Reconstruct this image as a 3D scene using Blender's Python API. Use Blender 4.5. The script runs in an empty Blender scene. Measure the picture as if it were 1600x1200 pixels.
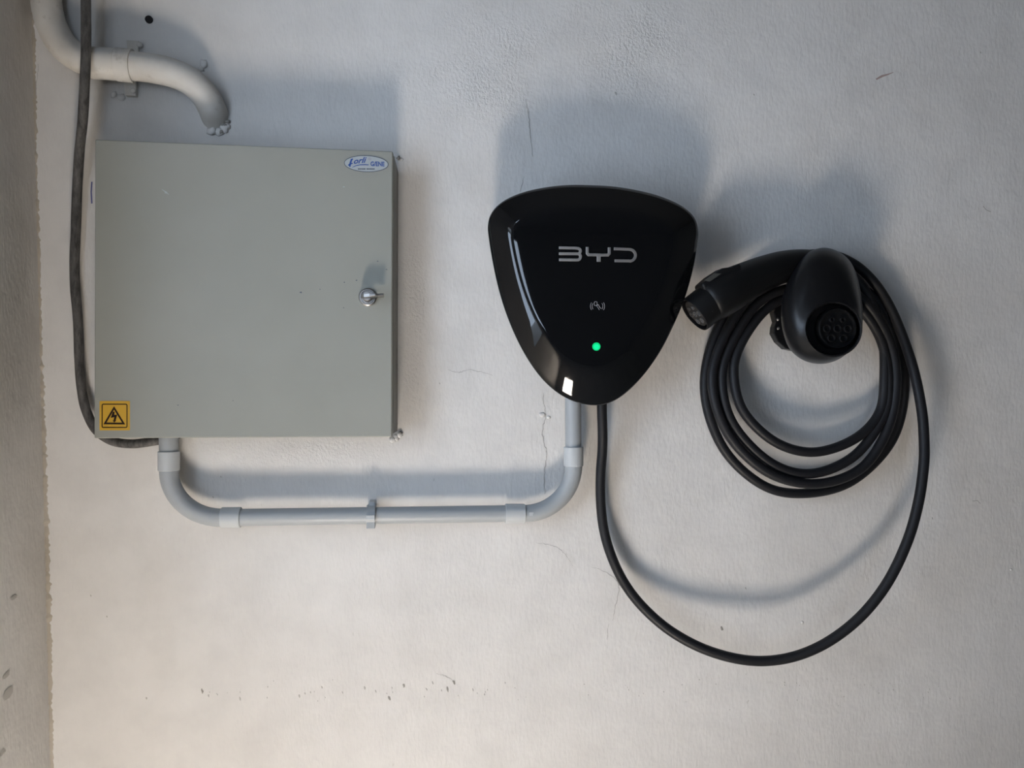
import bpy, bmesh, math, random
from mathutils import Vector, Matrix, noise
from mathutils.bvhtree import BVHTree

random.seed(7)
scene = bpy.context.scene
COL = scene.collection

# ---------------------------------------------------------------- camera
F_PX = 1209.0                    # focal length in pixels of the 1600x1200 frame
DIST = 1.209                     # along the view axis to the plaster wall (1 px = 1 mm at the centre)
YAW = math.radians(7.1)
ROLL = 0.0034
CZ = 1.30
CAM = Vector((-DIST * math.sin(YAW), -DIST * math.cos(YAW), CZ))
FWD = Vector((math.sin(YAW), math.cos(YAW), 0))
_r0 = Vector((math.cos(YAW), -math.sin(YAW), 0))
_u0 = Vector((0, 0, 1))
RIGHT = _r0 * math.cos(ROLL) + _u0 * math.sin(ROLL)
UP = _u0 * math.cos(ROLL) - _r0 * math.sin(ROLL)
cam_data = bpy.data.cameras.new("camera")
cam_data.sensor_width = 36.0
cam_data.lens = 36.0 * F_PX / 1600.0
cam_data.clip_start = 0.02
cam = bpy.data.objects.new("camera", cam_data)
COL.objects.link(cam)
rot = Matrix((RIGHT, UP, -FWD)).transposed()
cam.matrix_world = Matrix.Translation(CAM) @ rot.to_4x4()
scene.camera = cam

# ---------------------------------------------------------------- light
world = bpy.data.worlds.new("sky")
scene.world = world
world.use_nodes = True
wn = world.node_tree.nodes
wn["Background"].inputs[0].default_value = (0.64, 0.79, 1.0, 1)
wn["Background"].inputs[1].default_value = 6.3

sun_d = bpy.data.lights.new("sun", 'SUN')
sun_d.energy = 710.0
sun_d.angle = math.radians(0.53)
sun_d.color = (1.0, 0.955, 0.915)
sun = bpy.data.objects.new("sun", sun_d)
COL.objects.link(sun)
SUN_DIR = Vector((0.10, 0.20, -1.0)).normalized()
sun.rotation_euler = SUN_DIR.to_track_quat('-Z', 'Y').to_euler()
sun.location = (-2.5, -1.5, 4.5)

# room sizes (the covered car port the wall belongs to)
CEIL = 2.75
XR = 2.6
YF = -4.2
PATCH = (-0.41, -0.16, -1.09, -0.77)          # where the added roof opening lets the sun reach the floor
FILL_WIN = (-0.66, -0.22, 1.00, 2.25)              # opening added behind the viewer for sky fill: x0, x1, z0, z1
WIN = (-1.26, -0.46, 0.86, 2.00)              # opening in the left wall: y0, y1, z0, z1
def portal(name, loc, rot, sx, sy):
    l = bpy.data.lights.new(name, 'AREA')
    l.shape = 'RECTANGLE'; l.size = sx; l.size_y = sy
    l.cycles.is_portal = True
    o = bpy.data.objects.new(name, l); COL.objects.link(o)
    o.location = loc; o.rotation_euler = rot
    return o
# the portals only guide sampling of the sky through the two openings
portal("window_portal", (-0.95, (WIN[0] + WIN[1]) / 2, (WIN[2] + WIN[3]) / 2), (0, -math.pi / 2, 0), WIN[3] - WIN[2], WIN[1] - WIN[0])

vs = scene.view_settings
vs.view_transform = 'Standard'
vs.look = 'None'
vs.gamma = 1.0
vs.exposure = 0.0
vs.use_curve_mapping = False
scene.cycles.use_denoising = True
scene.cycles.use_guiding = True
scene.cycles.sample_clamp_indirect = 0.0
scene.cycles.max_bounces = 6
scene.cycles.diffuse_bounces = 3

# ---------------------------------------------------------------- helpers
def ray(px, py):
    u, v = px - 800.0, 600.0 - py
    return (FWD * F_PX + RIGHT * u + UP * v).normalized()

def at(px, py, d=0.0):
    """the point seen at a pixel that stands d metres in front of the plaster wall (plane y = -d)"""
    r = ray(px, py)
    return CAM + r * ((-d - CAM.y) / r.y)

def mesh_obj(name, verts, faces, mat=None, parent=None, smooth=False):
    me = bpy.data.meshes.new(name)
    me.from_pydata([tuple(v) for v in verts], [], faces)
    bm = bmesh.new(); bm.from_mesh(me)
    bmesh.ops.recalc_face_normals(bm, faces=bm.faces[:])
    bm.to_mesh(me); bm.free()
    if smooth:
        me.polygons.foreach_set("use_smooth", [True] * len(me.polygons))
    o = bpy.data.objects.new(name, me)
    COL.objects.link(o)
    if mat: me.materials.append(mat)
    if parent:
        o.parent = parent
        o.matrix_parent_inverse = Matrix.Translation(-Vector(parent.location))
    return o

def smooth_by_angle(o, deg=35):
    me = o.data
    me.polygons.foreach_set("use_smooth", [True] * len(me.polygons))
    bm = bmesh.new(); bm.from_mesh(me)
    lim = math.radians(deg)
    for e in bm.edges:
        if len(e.link_faces) == 2 and e.calc_face_angle(0) > lim:
            e.smooth = False
    bm.to_mesh(me); bm.free()

def thing(name, label, cat, loc, group=None):
    o = bpy.data.objects.new(name, None)
    o.empty_display_size = 0.05
    COL.objects.link(o)
    o.location = loc
    tag(o, label, cat, group)
    return o

def tag(o, label=None, cat=None, group=None, kind=None):
    if label: o["label"] = label
    if cat: o["category"] = cat
    if group: o["group"] = group
    if kind: o["kind"] = kind
    return o

def catmull(pts, n=10, closed=False):
    pts = [Vector(p) for p in pts]
    out = []
    N = len(pts)
    segs = N if closed else N - 1
    for i in range(segs):
        if closed:
            p0, p1, p2, p3 = pts[(i - 1) % N], pts[i], pts[(i + 1) % N], pts[(i + 2) % N]
        else:
            p1, p2 = pts[i], pts[i + 1]
            p0 = pts[i - 1] if i else p1 * 2 - p2
            p3 = pts[i + 2] if i + 2 < N else p2 * 2 - p1
        for k in range(n):
            t = k / n
            out.append(0.5 * ((2 * p1) + (p2 - p0) * t + (2 * p0 - 5 * p1 + 4 * p2 - p3) * t * t
                              + (3 * p1 - p0 - 3 * p2 + p3) * t ** 3))
    if not closed: out.append(pts[-1])
    return out

def tube(path, radius, seg=16, cap=True):
    """sweep a circle along a path with parallel transport; radius is a number or a list"""
    n = len(path)
    rad = radius if isinstance(radius, (list, tuple)) else [radius] * n
    verts, faces = [], []
    t_prev = None; nrm = None
    for i, p in enumerate(path):
        a = path[max(i - 1, 0)]; b = path[min(i + 1, n - 1)]
        t = (b - a).normalized()
        if nrm is None:
            ref = Vector((0, -1, 0)) if abs(t.y) < 0.9 else Vector((0, 0, 1))
            nrm = (ref - t * ref.dot(t)).normalized()
        else:
            q = t_prev.rotation_difference(t)
            nrm = q @ nrm
            nrm = (nrm - t * nrm.dot(t)).normalized()
        bi = t.cross(nrm)
        for k in range(seg):
            a_ = 2 * math.pi * k / seg
            verts.append(p + (nrm * math.cos(a_) + bi * math.sin(a_)) * rad[i])
        t_prev = t
    for i in range(n - 1):
        for k in range(seg):
            k2 = (k + 1) % seg
            faces.append((i * seg + k, i * seg + k2, (i + 1) * seg + k2, (i + 1) * seg + k))
    if cap:
        faces.append(tuple(range(seg - 1, -1, -1)))
        faces.append(tuple((n - 1) * seg + k for k in range(seg)))
    return verts, faces

def loft(rings, cap0=True, cap1=True):
    seg = len(rings[0]); verts = []; faces = []
    for r in rings: verts += list(r)
    for i in range(len(rings) - 1):
        for k in range(seg):
            k2 = (k + 1) % seg
            faces.append((i * seg + k, i * seg + k2, (i + 1) * seg + k2, (i + 1) * seg + k))
    if cap0: faces.append(tuple(range(seg - 1, -1, -1)))
    if cap1: faces.append(tuple((len(rings) - 1) * seg + k for k in range(seg)))
    return verts, faces

def prism(front, back):
    """closed solid between two outlines of the same length"""
    return loft([back, front])

def bevel(o, w, seg=2):
    m = o.modifiers.new("bevel", 'BEVEL'); m.width = w; m.segments = seg; m.limit_method = 'ANGLE'
    m.angle_limit = math.radians(40)
    return o

def revolve(origin, axis, prof, seg=40, up=Vector((0, 0, 1)), cap0=True, cap1=True):
    """prof: list of (distance along axis, radius)"""
    axis = axis.normalized()
    a = (up - axis * up.dot(axis)).normalized(); b = axis.cross(a)
    rings = []
    for t, r in prof:
        rings.append([origin + axis * t + (a * math.cos(2 * math.pi * k / seg) + b * math.sin(2 * math.pi * k / seg)) * r
                      for k in range(seg)])
    return loft(rings, cap0, cap1)

# ---------------------------------------------------------------- materials
def mat(name, color, rough=0.6, spec=0.5, metal=0.0, emit=None, emit_s=0.0, coat=0.0):
    m = bpy.data.materials.new(name); m.use_nodes = True
    b = m.node_tree.nodes["Principled BSDF"]
    b.inputs["Base Color"].default_value = (*color, 1)
    b.inputs["Roughness"].default_value = rough
    b.inputs["Specular IOR Level"].default_value = spec
    b.inputs["Metallic"].default_value = metal
    b.inputs["Coat Weight"].default_value = coat
    if emit:
        b.inputs["Emission Color"].default_value = (*emit, 1)
        b.inputs["Emission Strength"].default_value = emit_s
    return m

class NT:
    def __init__(self, m):
        self.t = m.node_tree; self.n = self.t.nodes; self.l = self.t.links
        self.b = self.n["Principled BSDF"]
    def node(self, typ, **kw):
        n = self.n.new(typ)
        for k, v in kw.items(): setattr(n, k, v)
        return n
    def link(self, a, b): self.l.new(a, b)
    def noise(self, vec, scale, detail=4, rough=0.5):
        n = self.node('ShaderNodeTexNoise')
        n.inputs['Scale'].default_value = scale; n.inputs['Detail'].default_value = detail
        n.inputs['Roughness'].default_value = rough
        self.link(vec, n.inputs['Vector']); return n.outputs['Fac']
    def ramp(self, fac, stops):
        r = self.node('ShaderNodeValToRGB')
        el = r.color_ramp.elements
        while len(el) < len(stops): el.new(0.5)
        for e, (p, c) in zip(el, stops):
            e.position = p; e.color = (*c, 1) if len(c) == 3 else c
        self.link(fac, r.inputs[0]); return r.outputs[0]
    def math(self, op, a, b=None, clamp=False):
        n = self.node('ShaderNodeMath', operation=op); n.use_clamp = clamp
        for i, x in enumerate((a, b)):
            if x is None: continue
            if isinstance(x, (int, float)): n.inputs[i].default_value = x
            else: self.link(x, n.inputs[i])
        return n.outputs[0]
    def mix(self, fac, a, b, blend='MIX'):
        n = self.node('ShaderNodeMix', data_type='RGBA', blend_type=blend)
        for i, x in ((0, fac), (6, a), (7, b)):
            if isinstance(x, (int, float)): n.inputs[i].default_value = x
            elif isinstance(x, tuple): n.inputs[i].default_value = (*x, 1)
            else: self.link(x, n.inputs[i])
        return n.outputs[2]
    def pos(self, scale=(1, 1, 1)):
        g = self.node('ShaderNodeNewGeometry')
        mp = self.node('ShaderNodeMapping'); mp.inputs['Scale'].default_value = scale
        self.link(g.outputs['Position'], mp.inputs['Vector']); return mp.outputs[0]
    def bump(self, h, dist, strength=1.0, prev=None):
        b = self.node('ShaderNodeBump'); b.inputs['Distance'].default_value = dist
        b.inputs['Strength'].default_value = strength
        self.link(h, b.inputs['Height'])
        if prev: self.link(prev, b.inputs['Normal'])
        return b.outputs[0]
    def spot(self, c, r0, r1, scale=(1, 1, 1)):
        """1 within r0 of a place on the wall, falling to 0 at r1"""
        g = self.node('ShaderNodeNewGeometry')
        s = self.node('ShaderNodeVectorMath', operation='SUBTRACT')
        self.link(g.outputs['Position'], s.inputs[0]); s.inputs[1].default_value = c
        m = self.node('ShaderNodeVectorMath', operation='MULTIPLY')
        self.link(s.outputs[0], m.inputs[0]); m.inputs[1].default_value = scale
        le = self.node('ShaderNodeVectorMath', operation='LENGTH'); self.link(m.outputs[0], le.inputs[0])
        mr = self.node('ShaderNodeMapRange', interpolation_type='SMOOTHSTEP')
        mr.inputs['From Min'].default_value = r0; mr.inputs['From Max'].default_value = r1
        mr.inputs['To Min'].default_value = 1; mr.inputs['To Max'].default_value = 0
        self.link(le.outputs['Value'], mr.inputs['Value']); return mr.outputs[0]

def plaster(name, base, stain, back=True):
    m = mat(name, base, 0.9, 0.15); t = NT(m)
    p = t.pos(); pv = t.pos((1.0, 1.0, 0.33))
    big = t.noise(p, 3.2, 3, 0.55)
    med = t.noise(p, 17, 3, 0.6)
    c = t.ramp(big, [(0.35, stain), (0.62, base)])
    c2 = t.ramp(med, [(0.30, (0.93, 0.93, 0.93)), (0.6, (1, 1, 1))])
    col = t.mix(1.0, c, c2, 'MULTIPLY')
    # small dark specks and pits
    sp = t.noise(pv, 130, 2, 0.5)
    spm = t.ramp(sp, [(0.735, (0, 0, 0)), (0.77, (1, 1, 1))])
    gate = t.ramp(t.noise(p, 6.5, 3), [(0.5, (0, 0, 0)), (0.62, (1, 1, 1))])
    spk = t.math('MULTIPLY', spm, gate)
    col = t.mix(t.math('MULTIPLY', spk, 0.35), col, (0.28, 0.25, 0.22))
    t.link(col, t.b.inputs['Base Color'])
    brush = t.noise(pv, 210, 2, 0.6)
    mid = t.noise(p, 42, 2, 0.6)
    n1 = t.bump(mid, 0.0024, 0.40)
    n2 = t.bump(brush, 0.0010, 0.65, n1)
    if back:
        rough = t.noise(t.pos((1, 1, 0.8)), 240, 3, 0.65)
        a1 = t.spot(at(755, 105), 0.02, 0.20, (1, 1, 1.3))
        a2 = t.spot(at(1000, 60), 0.02, 0.22, (1, 1, 1.5))
        a3 = t.spot(at(640, 470), 0.02, 0.20, (5, 1, 0.8))
        a4 = t.spot(at(440, 705), 0.02, 0.22, (0.8, 1, 6))
        gate2 = t.ramp(t.noise(p, 9, 3), [(0.4, (0, 0, 0)), (0.62, (1, 1, 1))])
        am = t.math('MAXIMUM', t.math('MAXIMUM', a1, a2), t.math('MAXIMUM', a3, a4))
        am = t.math('MULTIPLY', am, t.math('ADD', t.math('MULTIPLY', gate2, 0.7), 0.3))
        n2 = t.bump(t.math('MULTIPLY', rough, am), 0.0034, 0.9, n2)
    t.link(n2, t.b.inputs['Normal'])
    return m

M = {}
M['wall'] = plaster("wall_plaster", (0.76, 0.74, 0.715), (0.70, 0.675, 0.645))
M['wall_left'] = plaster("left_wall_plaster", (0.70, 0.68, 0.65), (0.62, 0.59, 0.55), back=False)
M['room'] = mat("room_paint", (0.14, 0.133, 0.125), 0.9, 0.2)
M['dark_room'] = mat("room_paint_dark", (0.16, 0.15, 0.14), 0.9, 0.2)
M['fillet'] = plaster("corner_mortar", (0.56, 0.51, 0.44), (0.42, 0.37, 0.30), back=False)
m = mat("floor_concrete", (0.55, 0.50, 0.44), 0.8, 0.3); t = NT(m)
t.link(t.ramp(t.noise(t.pos(), 5, 6), [(0.3, (0.31, 0.29, 0.262)), (0.7, (0.39, 0.367, 0.335))]), t.b.inputs['Base Color'])
M['floor'] = m

m = mat("cabinet_paint", (0.31, 0.315, 0.285), 0.42, 0.4); t = NT(m)
t.link(t.ramp(t.noise(t.pos(), 6, 4), [(0.3, (0.295, 0.295, 0.258)), (0.7, (0.325, 0.324, 0.286))]), t.b.inputs['Base Color'])
t.link(t.bump(t.noise(t.pos(), 420, 2), 0.0002, 0.25), t.b.inputs['Normal'])
M['cabinet'] = m
M['cabinet_body'] = mat("cabinet_body_paint", (0.22, 0.215, 0.19), 0.5, 0.4)
M['yellow'] = mat("sticker_yellow", (0.60, 0.34, 0.010), 0.45)
M['print'] = mat("sticker_print", (0.022, 0.012, 0.008), 0.6, 0.15)
M['white'] = mat("label_white", (0.40, 0.43, 0.44), 0.5)
M['blue'] = mat("label_blue", (0.02, 0.075, 0.30), 0.4)
M['label_grey'] = mat("label_grey", (0.09, 0.10, 0.13), 0.5)
M['mauve'] = mat("label_mauve", (0.33, 0.30, 0.36), 0.4)
M['chrome'] = mat("lock_chrome", (0.42, 0.40, 0.38), 0.36, 0.5, 1.0)
M['dark'] = mat("dark_recess", (0.012, 0.011, 0.012), 0.8)

m = mat("conduit_grey", (0.37, 0.39, 0.405), 0.42, 0.45); t = NT(m)
t.link(t.bump(t.noise(t.pos(), 60, 3), 0.0003, 0.3), t.b.inputs['Normal'])
M['conduit'] = m
M['sleeve'] = mat("conduit_sleeve", (0.50, 0.52, 0.53), 0.38, 0.45)

m = mat("painted_pipe", (0.66, 0.63, 0.58), 0.55, 0.35); t = NT(m)
dirt = t.ramp(t.noise(t.pos((1, 1, 1)), 38, 6, 0.7), [(0.57, (0, 0, 0)), (0.70, (1, 1, 1))])
base = t.ramp(t.noise(t.pos(), 14, 4), [(0.35, (0.58, 0.54, 0.48)), (0.6, (0.70, 0.675, 0.63))])
t.link(t.mix(t.math('MULTIPLY', dirt, 0.45), base, (0.26, 0.22, 0.18)), t.b.inputs['Base Color'])
t.link(t.bump(t.noise(t.pos(), 120, 4), 0.0006, 0.6), t.b.inputs['Normal'])
M['old_pipe'] = m

m = mat("old_cable_rubber", (0.07, 0.067, 0.063), 0.6, 0.35); t = NT(m)
t.link(t.ramp(t.noise(t.pos((1, 1, 0.25)), 150, 4, 0.7), [(0.35, (0.045, 0.042, 0.04)), (0.72, (0.16, 0.15, 0.14))]), t.b.inputs['Base Color'])
t.link(t.bump(t.noise(t.pos(), 160, 3), 0.0008, 0.5), t.b.inputs['Normal'])
M['old_cable'] = m

M['gloss'] = mat("piano_black", (0.0045, 0.005, 0.006), 0.045, 0.5, coat=0.35)
M['gloss'].node_tree.nodes["Principled BSDF"].inputs["Coat Roughness"].default_value = 0.02
M['housing'] = mat("housing_black", (0.012, 0.012, 0.014), 0.35, 0.4)
M['logo'] = mat("logo_chrome", (0.66, 0.63, 0.60), 0.45, 0.5, 1.0)
M['icon'] = mat("icon_print", (0.40, 0.40, 0.42), 0.5)
M['led'] = mat("status_led", (0.0, 0.3, 0.12), 0.4, emit=(0.0, 0.62, 0.15), emit_s=0.8)
M['led_ring'] = mat("status_led_core", (0.0, 0.3, 0.12), 0.4, emit=(0.005, 0.80, 0.34), emit_s=0.9)

m = mat("cable_black", (0.011, 0.011, 0.013), 0.5, 0.35); t = NT(m)
t.link(t.bump(t.noise(t.pos(), 300, 2), 0.0002, 0.3), t.b.inputs['Normal'])
M['cable'] = m
m = mat("holder_satin", (0.006, 0.006, 0.007), 0.36, 0.45); t = NT(m)
t.link(t.bump(t.noise(t.pos(), 900, 2), 0.0001, 0.25), t.b.inputs['Normal'])
M['holder'] = m
M['plug'] = mat("plug_black", (0.006, 0.006, 0.0065), 0.45, 0.3)
M['plug_label'] = mat("plug_label", (0.06, 0.06, 0.055), 0.4)
M['pin_face'] = mat("pin_face_grey", (0.012, 0.011, 0.011), 0.5)
M['pin_rim'] = mat("pin_rim_grey", (0.10, 0.095, 0.09), 0.45)
M['crack'] = mat("crack_dark", (0.42, 0.40, 0.375), 0.95, 0.1)
M['chip'] = mat("chip_grey", (0.47, 0.45, 0.42), 0.95, 0.1)
M['chip_dark'] = mat("chip_dark", (0.33, 0.31, 0.28), 0.95, 0.1)
M['pen'] = mat("pen_blue", (0.16, 0.17, 0.33), 0.9, 0.1)
M['red'] = mat("scuff_red", (0.42, 0.32, 0.29), 0.9, 0.1)

# ---------------------------------------------------------------- room shell
TOPL, BOTL = at(50, 0), at(80, 1200)         # where the left wall meets the back wall (not quite plumb)
def left_x(z):
    return BOTL.x + (TOPL.x - BOTL.x) * (z - BOTL.z) / (TOPL.z - BOTL.z)

def undul(x, z):
    v = Vector((x, 0.0, z))
    h = noise.noise(v * 2.3) * 0.0016 + noise.noise(v * 7.0) * 0.0007 + noise.noise(v * 19.0) * 0.0003
    return h

def back_wall():
    nx, nz = 260, 200
    x0, x1, z0, z1 = -0.80, 0.95, 0.60, 2.00
    verts, faces = [], []
    for j in range(nz + 1):
        for i in range(nx + 1):
            x = x0 + (x1 - x0) * i / nx; z = z0 + (z1 - z0) * j / nz
            edge = min(i, j, nx - i, nz - j) / 8.0
            verts.append((x, undul(x, z) * min(1.0, edge), z))
    W = nx + 1
    for j in range(nz):
        for i in range(nx):
            a = j * W + i
            faces.append((a, a + 1, a + W + 1, a + W))
    # the plain rest of the wall around the finely shaped plaster, and its thickness
    def quad(xa, xb, za, zb, y=0.0):
        k = len(verts); verts.extend([(xa, y, za), (xb, y, za), (xb, y, zb), (xa, y, zb)])
        faces.append((k, k + 1, k + 2, k + 3))
    quad(-1.0, XR, 0, z0); quad(-1.0, XR, z1, CEIL)
    quad(x1, XR, z0, z1); quad(-1.0, x0, z0, z1)
    quad(-1.0, XR, 0, CEIL, 0.2)
    me = bpy.data.meshes.new("wall_back"); me.from_pydata(verts, [], faces)
    me.polygons.foreach_set("use_smooth", [True] * len(me.polygons))
    o = bpy.data.objects.new("wall_back", me); COL.objects.link(o); me.materials.append(M['wall'])
    tag(o, "off-white rough plastered wall carrying the charger and cabinet", None, None, "structure")
    return o
wall_back = back_wall()

def box(name, x0, x1, y0, y1, z0, z1, m, parent=None, fx=None):
    v = [(x0, y0, z0), (x1, y0, z0), (x1, y1, z0), (x0, y1, z0), (x0, y0, z1), (x1, y0, z1), (x1, y1, z1), (x0, y1, z1)]
    f = [(0, 1, 2, 3), (4, 5, 6, 7), (0, 1, 5, 4), (1, 2, 6, 5), (2, 3, 7, 6), (3, 0, 4, 7)]
    return mesh_obj(name, v, f, m, parent)

def wall_left():
    verts, faces = [], []
    def piece(y0, y1, z0, z1):
        k = len(verts)
        for y in (y0, y1):
            for z in (z0, z1):
                verts.append((left_x(z), y, z)); verts.append((-0.95, y, z))
        # order: y0z0 in,out ; y0z1 in,out ; y1z0 in,out ; y1z1 in,out
        faces.extend([tuple(k + i for i in q) for q in
                      ((0, 2, 6, 4), (1, 3, 7, 5), (0, 1, 5, 4), (2, 3, 7, 6), (0, 1, 3, 2), (4, 5, 7, 6))])
    piece(WIN[1], 0.1, 0, CEIL)
    piece(YF, WIN[0], 0, CEIL)
    piece(WIN[0], WIN[1], 0, WIN[2])
    piece(WIN[0], WIN[1], WIN[3], CEIL)
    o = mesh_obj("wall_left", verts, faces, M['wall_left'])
    tag(o, "shaded plastered side wall along the left edge of the picture", None, None, "structure")
    return o
wall_l = wall_left()
tag(box("floor", -0.95, XR + 0.1, YF - 0.1, 0.2, -0.1, 0.0, M['floor']), "sunlit concrete floor of the car port", None, None, "structure")
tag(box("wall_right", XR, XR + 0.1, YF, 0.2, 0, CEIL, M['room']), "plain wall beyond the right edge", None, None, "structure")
def wall_front():
    verts, faces = [], []
    for x0, x1, z0, z1 in ((-0.95, FILL_WIN[0], 0, CEIL), (FILL_WIN[1], XR + 0.1, 0, CEIL), (FILL_WIN[0], FILL_WIN[1], 0, FILL_WIN[2]), (FILL_WIN[0], FILL_WIN[1], FILL_WIN[3], CEIL)):
        kk = len(verts)
        for z in (z0, z1):
            verts.extend([(x0, YF - 0.1, z), (x1, YF - 0.1, z), (x1, YF, z), (x0, YF, z)])
        faces.extend([tuple(kk + i for i in q) for q in
                      ((0, 1, 2, 3), (4, 5, 6, 7), (0, 1, 5, 4), (1, 2, 6, 5), (2, 3, 7, 6), (3, 0, 4, 7))])
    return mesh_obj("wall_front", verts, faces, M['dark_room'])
tag(wall_front(), "plain wall behind the viewer with an opening added for sky fill", None, None, "structure")  # its opening is added to let cool frontal fill into the room
portal("front_portal", ((FILL_WIN[0] + FILL_WIN[1]) / 2, YF - 0.1, (FILL_WIN[2] + FILL_WIN[3]) / 2), (math.pi / 2, 0, 0), FILL_WIN[1] - FILL_WIN[0], FILL_WIN[3] - FILL_WIN[2])
# ceiling, with a small opening added to shape the sun patch on the floor
k = CEIL / -SUN_DIR.z
HX0, HX1 = PATCH[0] - SUN_DIR.x * k, PATCH[1] - SUN_DIR.x * k
HY0, HY1 = PATCH[2] - SUN_DIR.y * k, PATCH[3] - SUN_DIR.y * k
def ceiling():
    verts, faces = [], []
    def slab(x0, x1, y0, y1):
        kk = len(verts)
        for z in (CEIL, CEIL + 0.02):
            verts.extend([(x0, y0, z), (x1, y0, z), (x1, y1, z), (x0, y1, z)])
        faces.extend([tuple(kk + i for i in q) for q in
                      ((0, 1, 2, 3), (4, 5, 6, 7), (0, 1, 5, 4), (1, 2, 6, 5), (2, 3, 7, 6), (3, 0, 4, 7))])
    slab(-0.95, XR + 0.1, YF - 0.1, HY0); slab(-0.95, XR + 0.1, HY1, 0.2)
    slab(-0.95, HX0, HY0, HY1); slab(HX1, XR + 0.1, HY0, HY1)
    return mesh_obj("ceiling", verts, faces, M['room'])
tag(ceiling(), "flat roof of the car port with a small opening added for the sun patch", None, None, "structure")
portal("roof_portal", ((HX0 + HX1) / 2, (HY0 + HY1) / 2, CEIL + 0.02), (0, 0, 0), HX1 - HX0, HY1 - HY0)

# unseen eave, added to keep the steep sun off the window sill
tag(box("sun_blocker_1", -1.30, -0.95, WIN[0] - 0.45, WIN[1] + 0.1, WIN[3] + 0.02, WIN[3] + 0.06, M['room']), "unseen eave added outside to block sun at the left opening", None, None, "structure")

tag(box("sun_blocker_2", FILL_WIN[0] - 0.3, FILL_WIN[1] + 0.3, YF - 0.55, YF - 0.1, FILL_WIN[3] + 0.02, FILL_WIN[3] + 0.06, M['room']), "unseen eave added outside to block sun at the front opening", None, None, "structure")  # added out of view so no direct sun enters the front opening
# crumbly mortar along the corner of the two walls
def fillet():
    rings = []; n = 420
    for i in range(n + 1):
        z = 0.6 + 1.4 * i / n; x = left_x(z)
        r = 0.0045 + 0.0014 * noise.noise(Vector((0, 0, z * 26))) + 0.0020 * noise.noise(Vector((3, 0, z * 85))) + 0.0026 * noise.noise(Vector((5, 0, z * 230)))
        r = max(0.0012, r)
        rr = []
        for j in range(6):
            a = j / 5
            wob = 1 + 0.5 * noise.noise(Vector((a * 3, 1, z * 150)))
            px_ = x - 0.001 + r * 1.3 * a * (0.55 + 0.45 * a); py_ = 0.002 - r * 1.2 * (1 - a) * (0.55 + 0.45 * (1 - a)) * wob
            rr.append(Vector((px_, py_ - 0.0012, z)))
        rings.append(rr)
    verts = [v for r in rings for v in r]; faces = []
    for i in range(n):
        for j in range(5):
            a = i * 6 + j; faces.append((a, a + 1, a + 7, a + 6))
    o = mesh_obj("mortar_joint", verts, faces, M['fillet'], wall_l, True)
    o["label"] = "crumbly brownish mortar line in the wall corner"
    return o
fillet()

# ---------------------------------------------------------------- flat marks on the wall and stickers: polygons drawn on a plane
def ribbon(pts, w, closed=False):
    """2-D stroke with mitred joints; returns (verts, quads); w a number or list"""
    P = [Vector((p[0], p[1])) for p in pts]; n = len(P)
    L, R = [], []
    for i in range(n):
        ww = (w[i] if isinstance(w, (list, tuple)) else w) / 2
        a = P[i - 1] if (i > 0 or closed) else None
        b = P[(i + 1) % n] if (i < n - 1 or closed) else None
        d1 = (P[i] - a).normalized() if a is not None else None
        d2 = (b - P[i]).normalized() if b is not None else None
        if d1 is None: d1 = d2
        if d2 is None: d2 = d1
        n1 = Vector((-d1.y, d1.x)); n2 = Vector((-d2.y, d2.x))
        m_ = (n1 + n2)
        m_ = m_.normalized() if m_.length > 1e-6 else n1
        s = ww / max(0.35, m_.dot(n1))
        L.append(P[i] + m_ * s); R.append(P[i] - m_ * s)
    verts = []; faces = []
    for a, b in zip(L, R): verts += [a, b]
    for i in range(n if closed else n - 1):
        j = (i + 1) % n
        faces.append((2 * i, 2 * i + 1, 2 * j + 1, 2 * j))
    return verts, faces

def on_plane(name, shapes, d, m, parent, thick=0.0):
    """shapes: list of (2-D pixel verts, faces); laid on the plane y = -d, with a thin real thickness"""
    verts, faces = [], []
    for v2, f2 in shapes:
        k = len(verts)
        verts += [at(p[0], p[1], d) for p in v2]
        faces += [tuple(k + i for i in f) for f in f2]
    o = mesh_obj(name, verts, faces, m, parent)
    for p in o.data.polygons:
        if p.normal.y > 0: p.flip()
    if thick:
        s = o.modifiers.new("thickness", 'SOLIDIFY'); s.thickness = thick; s.offset = -1
    return o

def ngon(pts): return ([Vector(p) for p in pts], [tuple(range(len(pts)))])
def ell(cx, cy, rx, ry, n=40, tilt=0.0):
    c, s = math.cos(tilt), math.sin(tilt)
    return [(cx + rx * math.cos(2 * math.pi * k / n) * c - ry * math.sin(2 * math.pi * k / n) * s,
             cy + rx * math.cos(2 * math.pi * k / n) * s + ry * math.sin(2 * math.pi * k / n) * c) for k in range(n)]
def rrect(x0, y0, x1, y1, r, n=5):
    out = []
    for cx, cy, a0 in ((x1 - r, y1 - r, 0), (x0 + r, y1 - r, 90), (x0 + r, y0 + r, 180), (x1 - r, y0 + r, 270)):
        for k in range(n + 1):
            a = math.radians(a0 + 90 * k / n); out.append((cx + r * math.cos(a), cy + r * math.sin(a)))
    return out

def wall_y(px, py):
    p = at(px, py); return -undul(p.x, p.z)

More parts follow.
